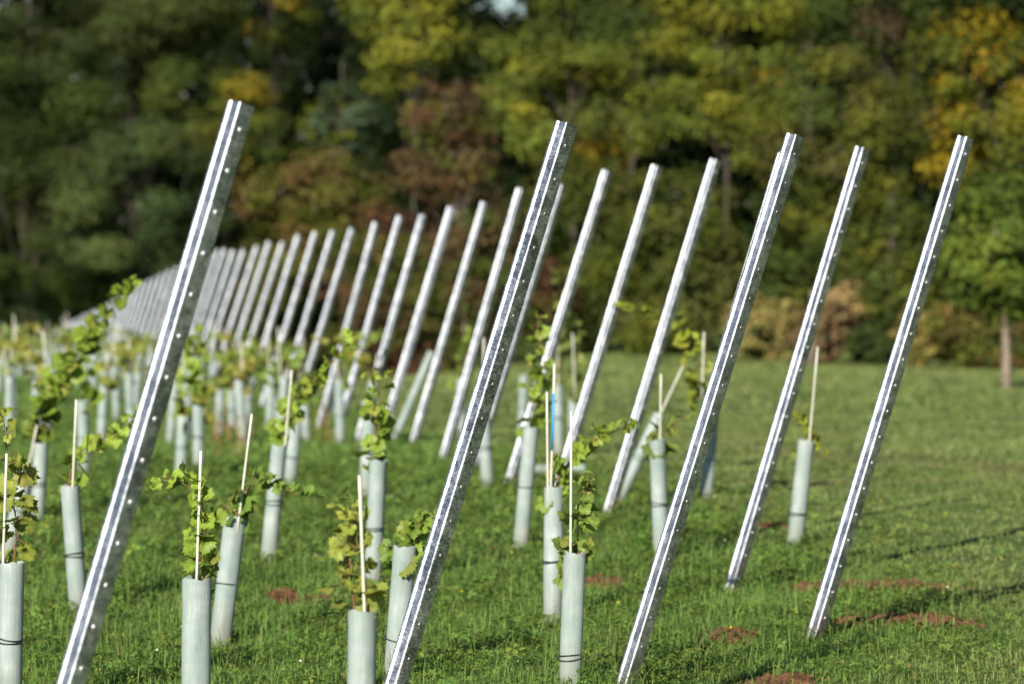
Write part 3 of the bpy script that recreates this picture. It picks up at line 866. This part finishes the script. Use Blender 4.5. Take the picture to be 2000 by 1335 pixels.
def crown_cloud(c, rad, ncl, rcl, nleaf, size, pal, accent=None, afrac=0, shell=.55, flat=.75, mix=False):
    """clumps of leaves through an uneven crown volume"""
    d = rng.normal(size=(ncl, 3)); d /= np.linalg.norm(d, axis=1)[:, None]
    lump = 1 + .22 * np.sin(d[:, 0] * 4 + c[0] * 3) * np.cos(d[:, 2] * 5 + c[0])
    f = (shell + (1 - shell) * rng.random(ncl)) ** .8
    cc = c + d * rad * (f * lump)[:, None]
    rc = rcl * rng.uniform(.55, 1.35, ncl)
    w = rc ** 2; idx = rng.choice(ncl, nleaf, p=w / w.sum())
    e = rng.normal(size=(nleaf, 3)); e /= np.linalg.norm(e, axis=1)[:, None]
    P = cc[idx] + e * (rc[idx] * rng.random(nleaf) ** .45)[:, None] * [1.15, 1.15, flat]
    N = e * .9 + d[idx] * .5 + [0, 0, .55] + rng.normal(size=(nleaf, 3)) * .5
    pal = np.array(pal)
    ct = pal[rng.integers(len(pal), size=ncl)] * rng.uniform(.75, 1.3, (ncl, 1))
    if accent is not None:
        am = rng.random(ncl) < afrac; ct[am] = np.array(accent) * rng.uniform(.7, 1.2, (am.sum(), 1))
    if mix: pal = pal * 1.35; ct = ct * 0 + pal.mean(0); idx2 = rng.integers(len(pal), size=nleaf)
    base_t = (ct[idx] * .45 + pal[idx2] * .55) if mix else ct[idx]
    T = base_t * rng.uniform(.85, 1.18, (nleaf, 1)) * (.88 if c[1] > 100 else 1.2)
    return (*leaf_quads(P, N, size, T), cc)

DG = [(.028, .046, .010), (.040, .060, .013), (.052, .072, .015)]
VD = [(.012, .021, .006), (.017, .027, .007)]  # near-black leaves: deep shade of the gaps between crowns put into the colour
OL = [(.075, .088, .012), (.055, .068, .011), (.105, .110, .016)]
YG = [(.145, .155, .018), (.115, .130, .018), (.170, .165, .018), (.085, .100, .018), (.100, .125, .020)]
GO = [(.19, .145, .010), (.125, .125, .012), (.085, .098, .014)]
TB = [(.13, .085, .028), (.095, .080, .022), (.11, .095, .025)]
RB = [(.085, .042, .022), (.060, .040, .020), (.075, .055, .022)]
GG = [(.060, .085, .045), (.045, .070, .035)]
OR = (.235, .15, .016); YE = (.24, .19, .02)

def tree(cx, top, bot, hw, d, pal, label, name='tree', accent=None, af=0, dens=1.0, size=None, trunk=True, trunk_px=None, bark=None, tr=None, cat='tree', group='trees of the wood edge', shell=.5, ncl=None, mix=False):
    s = F / d
    c = at(cx, (top + bot) / 2, d); hx = hw / s; hz = (bot - top) / 2 / s
    rad = np.array([hx, hx * .85, hz])
    size = size or (.065 + d * .00055)
    area = PI * hx * hz
    nleaf = int(min(52000, max(3000, dens * (1.0 if d > 100 else 1.2) * area * 3.6 / (size * size * .37))))
    rcl = .30 * (hx * hz) ** .5 if d < 100 else .27 * (hx * hz) ** .5
    ncl = ncl or (66 if d < 100 else 42)
    V, q, T, cc = crown_cloud(c, rad, ncl * (3 if mix else 1), rcl * (.5 if mix else 1), nleaf, size, pal, accent, af, shell, .75, mix)
    bx = c[0] if trunk_px is None else at(trunk_px, 700, d)[0]
    base = np.array([bx, d, float(zg(bx, d))])
    root = empty(name, base, label, cat, group)
    if trunk:
        mb = MB(); r0 = tr or max(.05, hx * (.036 if d < 100 else .02))
        H = c - base
        u = np.linspace(0, 1, 8)[:, None]
        P = u * H * [1, 1, 1.25] + np.column_stack([np.sin(u[:, 0] * 4) * .03 * hx, np.cos(u[:, 0] * 5) * .03 * hx, np.zeros(8)])
        P[0] = [0, 0, -.15]
        rads = r0 * np.linspace(1, .3, 8); rads[0] *= 1.35
        mb.tube(P, rads, 10)
        for k in rng.choice(len(cc), min(14, len(cc)), replace=False):
            e = cc[k] - base; f = min(.9, max(.35, rng.uniform(.35, .9)))
            st = np.array([np.interp(f, u[:, 0], P[:, i]) for i in range(3)])
            if e[2] < st[2] - .5: continue
            w = np.linspace(0, 1, 5)[:, None]
            mb.tube(st * (1 - w) + e * w + np.array([0, 0, 1]) * np.sin(w * PI) * .08 * hx, r0 * .38 * np.linspace(1, .25, 5), 6)
        link('trunk', mb.mesh('trunk', True), bark or M_BARK, root)
    link('crown' if trunk else 'foliage', mesh_np('crown', V - base, [q], T), M_TREE, root)
    return root

# dark wood beyond the far end of the posts
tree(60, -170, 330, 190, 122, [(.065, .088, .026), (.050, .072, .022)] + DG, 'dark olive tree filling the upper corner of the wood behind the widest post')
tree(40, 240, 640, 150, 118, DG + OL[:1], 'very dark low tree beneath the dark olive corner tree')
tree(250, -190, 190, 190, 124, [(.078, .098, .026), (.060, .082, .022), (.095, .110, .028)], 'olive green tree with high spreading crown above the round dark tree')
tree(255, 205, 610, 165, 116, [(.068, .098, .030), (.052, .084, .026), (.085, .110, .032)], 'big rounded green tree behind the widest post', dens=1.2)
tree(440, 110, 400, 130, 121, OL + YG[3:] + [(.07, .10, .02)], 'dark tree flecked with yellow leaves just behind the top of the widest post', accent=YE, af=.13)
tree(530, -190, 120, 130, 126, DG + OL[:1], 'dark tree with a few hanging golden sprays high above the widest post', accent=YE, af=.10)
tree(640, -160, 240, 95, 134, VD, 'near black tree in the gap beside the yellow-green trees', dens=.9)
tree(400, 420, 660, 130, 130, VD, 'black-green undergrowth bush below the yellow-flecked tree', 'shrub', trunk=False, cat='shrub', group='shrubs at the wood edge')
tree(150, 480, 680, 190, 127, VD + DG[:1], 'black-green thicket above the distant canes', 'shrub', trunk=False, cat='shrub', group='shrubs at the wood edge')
# sunlit autumn trees along the headland
tree(805, -120, 230, 115, 82, YG, 'tall yellow-green tree next to the near black tree', dens=1.15)
tree(670, 170, 330, 75, 84, GG + OL[:1], 'grey-green small tree between the near black tree and the tan bush')
tree(610, 290, 500, 140, 74, TB + OL[:1], 'broad tan-olive bush behind the blurred posts', 'shrub', trunk=False, cat='shrub', group='shrubs at the wood edge')
tree(870, 130, 440, 105, 71, RB + OL[:1] + TB[:1], 'thin reddish brown tree showing a pale bare stem', trunk_px=912, bark=M_PALEBARK, tr=.042, dens=.62, shell=.35)
tree(1115, 55, 340, 185, 78, YG, 'wide bright yellow-green tree behind the scratched post', accent=OR, af=.06, dens=1.2)
tree(1230, -140, 130, 170, 92, DG + OL, 'dark green tree whose crown rises behind the wide yellow-green tree')
tree(1415, -120, 310, 140, 73, YG + OL[:1], 'yellow-green tree with orange patches above the scuffed post', accent=OR, af=.09, dens=1.15)
tree(1640, 60, 460, 160, 70, OL + DG[2:] + [(.075, .070, .020)], 'broad dull olive tree between the two outer posts', dens=1.15)
tree(1740, -170, 130, 170, 78, RB[1:] + OL[:1] + DG, 'brownish dark tree above the dull olive tree')
tree(1580, -150, 90, 100, 80, OL + YG[3:], 'small green crown between the orange-patched tree and the brownish tree')
tree(1945, 20, 440, 130, 56, GO + OL[:1], 'golden orange autumn tree beyond the outermost post', trunk_px=2060, accent=OR, af=.13, dens=1.1)
tree(1945, 350, 640, 135, 45, [(.085, .125, .018), (.10, .125, .018), (.06, .09, .016)], 'low-crowned dark green tree on a bare pale trunk in the mown grass', trunk_px=1968, bark=M_PALEBARK, tr=.058, group=None, dens=1.7)
# hedge below
tree(1130, 300, 700, 150, 68, OL[:2] + TB[1:2] + DG[2:], 'tall olive hedge bush behind the first clear posts', 'shrub', trunk=False, cat='shrub', group='shrubs at the wood edge', dens=1.2)
tree(1330, 330, 720, 150, 66, OL + DG[2:] + [(.07, .075, .02)], 'dense olive shrub behind the arching golden shoot', 'shrub', trunk=False, cat='shrub', group='shrubs at the wood edge', dens=1.2)
tree(960, 380, 720, 130, 67, RB + OL[1:2] + DG[2:], 'dark red-brown shrub behind the inner blurred posts', 'shrub', trunk=False, cat='shrub', group='shrubs at the wood edge', dens=1.2)
tree(770, 400, 740, 130, 72, RB + TB[1:2] + OL[1:2], 'brown and olive hedge shrub behind the line of blurred posts', 'shrub', trunk=False, cat='shrub', group='shrubs at the wood edge', dens=1.2)
tree(560, 440, 760, 130, 80, TB[1:] + OL + RB[1:2], 'low brown-green hedge shrub under the tan-olive bush', 'shrub', trunk=False, cat='shrub', group='shrubs at the wood edge', dens=1.2)
tree(1545, 350, 640, 120, 66, DG + OL, 'dark green shrub under the dull olive tree', 'shrub', trunk=False, cat='shrub', group='shrubs at the wood edge')
tree(1760, 380, 660, 120, 62, OL + DG[1:], 'mixed green shrub behind the upper half of the outermost post', 'shrub', trunk=False, cat='shrub', group='shrubs at the wood edge')
tree(1930, 560, 740, 110, 57, OL[:2] + TB + DG[2:], 'brown-green brambles behind the pale tree trunk', 'shrub', trunk=False, cat='shrub', group='shrubs at the wood edge')
tree(1490, 570, 715, 85, 63, [(.21, .165, .05), (.16, .15, .045), (.17, .11, .045), (.10, .11, .03)], 'straw and ochre bracken beside the scuffed post', 'bracken', trunk=False, cat='bracken', mix=True, group='autumn bracken along the headland')
tree(1610, 590, 705, 62, 61, [(.14, .075, .04), (.10, .065, .035), (.12, .10, .04)], 'red-brown bracken clump between the two outer posts', 'bracken', trunk=False, cat='bracken', mix=True, group='autumn bracken along the headland')
tree(1660, 550, 640, 70, 62, [(.27, .19, .09), (.19, .14, .05)], 'pale straw bracken arching over the dark hollow', 'bracken', trunk=False, cat='bracken', mix=True, group='autumn bracken along the headland')
tree(1820, 590, 715, 70, 58, [(.19, .13, .035), (.17, .15, .035), (.12, .08, .035), (.08, .10, .022)], 'orange-brown bracken just beyond the outermost post', 'bracken', trunk=False, cat='bracken', mix=True, group='autumn bracken along the headland')
tree(1710, 625, 715, 60, 60.5, [(.030, .045, .012), (.04, .055, .014)], 'dark leaves put in as shade in the hollow beside the outermost post', 'shrub', trunk=False, cat='shrub', group='shrubs at the wood edge')  # leaf clump coloured dark to stand for the shadowed hollow
# small bare trunk at the wood edge
b = ground_hit(1584, 712); mb = MB()
mb.tube([[0, 0, -.1], [.01, 0, .4], [.03, 0, 1.0], [.02, 0, 1.15]], [.055, .045, .04, .03], 8)
mb.tube([[.03, 0, .7], [.2, 0, 1.1]], [.02, .01], 6)
tag(link('tree_stump', mb.mesh('tree_stump', True), M_PALEBARK, None, b), 'thin bare trunk by the red-brown bracken between the two outer posts', 'tree trunk')

# deep wood closing the view behind everything
def deep_wood():
    V, Q, T = [], [], []; n = 0
    def add(x0, x1, d0, d1, ztop, ncl, nl, pal, size):
        nonlocal n
        k = ncl
        y = rng.uniform(d0, d1, k); x = rng.uniform(x0, x1, k); z0 = zg(x, y)
        z = z0 + rng.uniform(0, 1, k) * (ztop - z0)
        px = 1000 + x / y * F; py = 373 + (EYE - z) / y * F
        keep = np.ones(k, bool)
        for hx, hy, hr in ((990, 2, 24), (925, 8, 4)):
            keep &= np.hypot(px - hx, py - hy) > hr + 26
        x, y, z = x[keep], y[keep], z[keep]; k = len(x)
        idx = rng.integers(k, size=nl); e = rng.normal(size=(nl, 3)); e /= np.linalg.norm(e, axis=1)[:, None]
        P = np.stack([x, y, z], -1)[idx] + e * (rng.random(nl) ** .5 * .75)[:, None]
        pl = np.array(pal); t = pl[rng.integers(len(pl), size=k)][idx] * rng.uniform(.6, 1.3, (nl, 1))
        v, q, tt = leaf_quads(P, e + [0, 0, .5], size, t)
        V.append(v); Q.append(q + n); T.append(tt); n += len(v)
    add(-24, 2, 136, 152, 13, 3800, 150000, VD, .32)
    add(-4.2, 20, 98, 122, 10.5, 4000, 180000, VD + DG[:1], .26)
    def side(x0, y0, x1, y1, ncl, nl):
        nonlocal n
        u = rng.random(ncl); x = x0 + (x1 - x0) * u + rng.normal(0, 1.2, ncl); y = y0 + (y1 - y0) * u
        z = zg(x, y) + rng.uniform(0, 9.5, ncl)
        idx = rng.integers(ncl, size=nl); e = rng.normal(size=(nl, 3)); e /= np.linalg.norm(e, axis=1)[:, None]
        P = np.stack([x, y, z], -1)[idx] + e * (rng.random(nl) ** .5 * .9)[:, None]
        pl = np.array(DG + OL); t = pl[rng.integers(len(pl), size=ncl)][idx] * rng.uniform(.8, 1.2, (nl, 1))
        v, q, tt = leaf_quads(P, e + [0, 0, .5], .42, t)
        V.append(v); Q.append(q + n); T.append(tt); n += len(v)
    side(17, 62, 24, 10, 700, 30000)                      # unseen wood edge round the headland side, added to darken the posts' reflection
    side(24, 10, 20, -30, 600, 26000)
    o = link('woodland', mesh_np('woodland', np.vstack(V), [np.vstack(Q)], np.vstack(T)), M_TREE)
    tag(o, kind='stuff')
deep_wood()

# ------------------------------------------------------------------ light, sky, camera
EL, AZ = R(28), R(21)
sundir = Vector((-math.sin(AZ) * math.cos(EL), -math.cos(AZ) * math.cos(EL), math.sin(EL)))
sun = bpy.data.lights.new('sun', 'SUN'); sun.energy = 5.0; sun.angle = R(.53); sun.color = (1, .93, .82)
so = bpy.data.objects.new('sun', sun); C.objects.link(so)
so.rotation_euler = sundir.to_track_quat('Z', 'Y').to_euler()
w = bpy.data.worlds.new('World'); bpy.context.scene.world = w; w.use_nodes = True
nt = w.node_tree; bg = nt.nodes['Background']
sky = nt.nodes.new('ShaderNodeTexSky'); sky.sky_type = 'NISHITA'; sky.sun_disc = False
sky.air_density = 1.0; sky.dust_density = .3; sky.ozone_density = 4.0; sky.sun_elevation = EL; sky.sun_rotation = math.atan2(sundir.x, sundir.y)
nt.links.new(sky.outputs[0], bg.inputs[0]); bg.inputs[1].default_value = .063

cam = bpy.data.cameras.new('camera'); co = bpy.data.objects.new('camera', cam); C.objects.link(co)
co.location = (0, 0, EYE); co.rotation_euler = (PI / 2 - PITCH, 0, 0)
cam.sensor_width = 36; cam.sensor_fit = 'HORIZONTAL'; cam.lens = 36 * F / 2000
cam.clip_start = .1; cam.clip_end = 3000
cam.dof.use_dof = True; cam.dof.focus_distance = 11.6; cam.dof.aperture_fstop = 3.9; cam.dof.aperture_blades = 9
S = bpy.context.scene; S.camera = co
S.view_settings.view_transform = 'Standard'; S.view_settings.look = 'None'
S.view_settings.exposure = .66; S.view_settings.gamma = 1
S.cycles.use_denoising = True
S.cycles.max_bounces = 8; S.cycles.transparent_max_bounces = 8
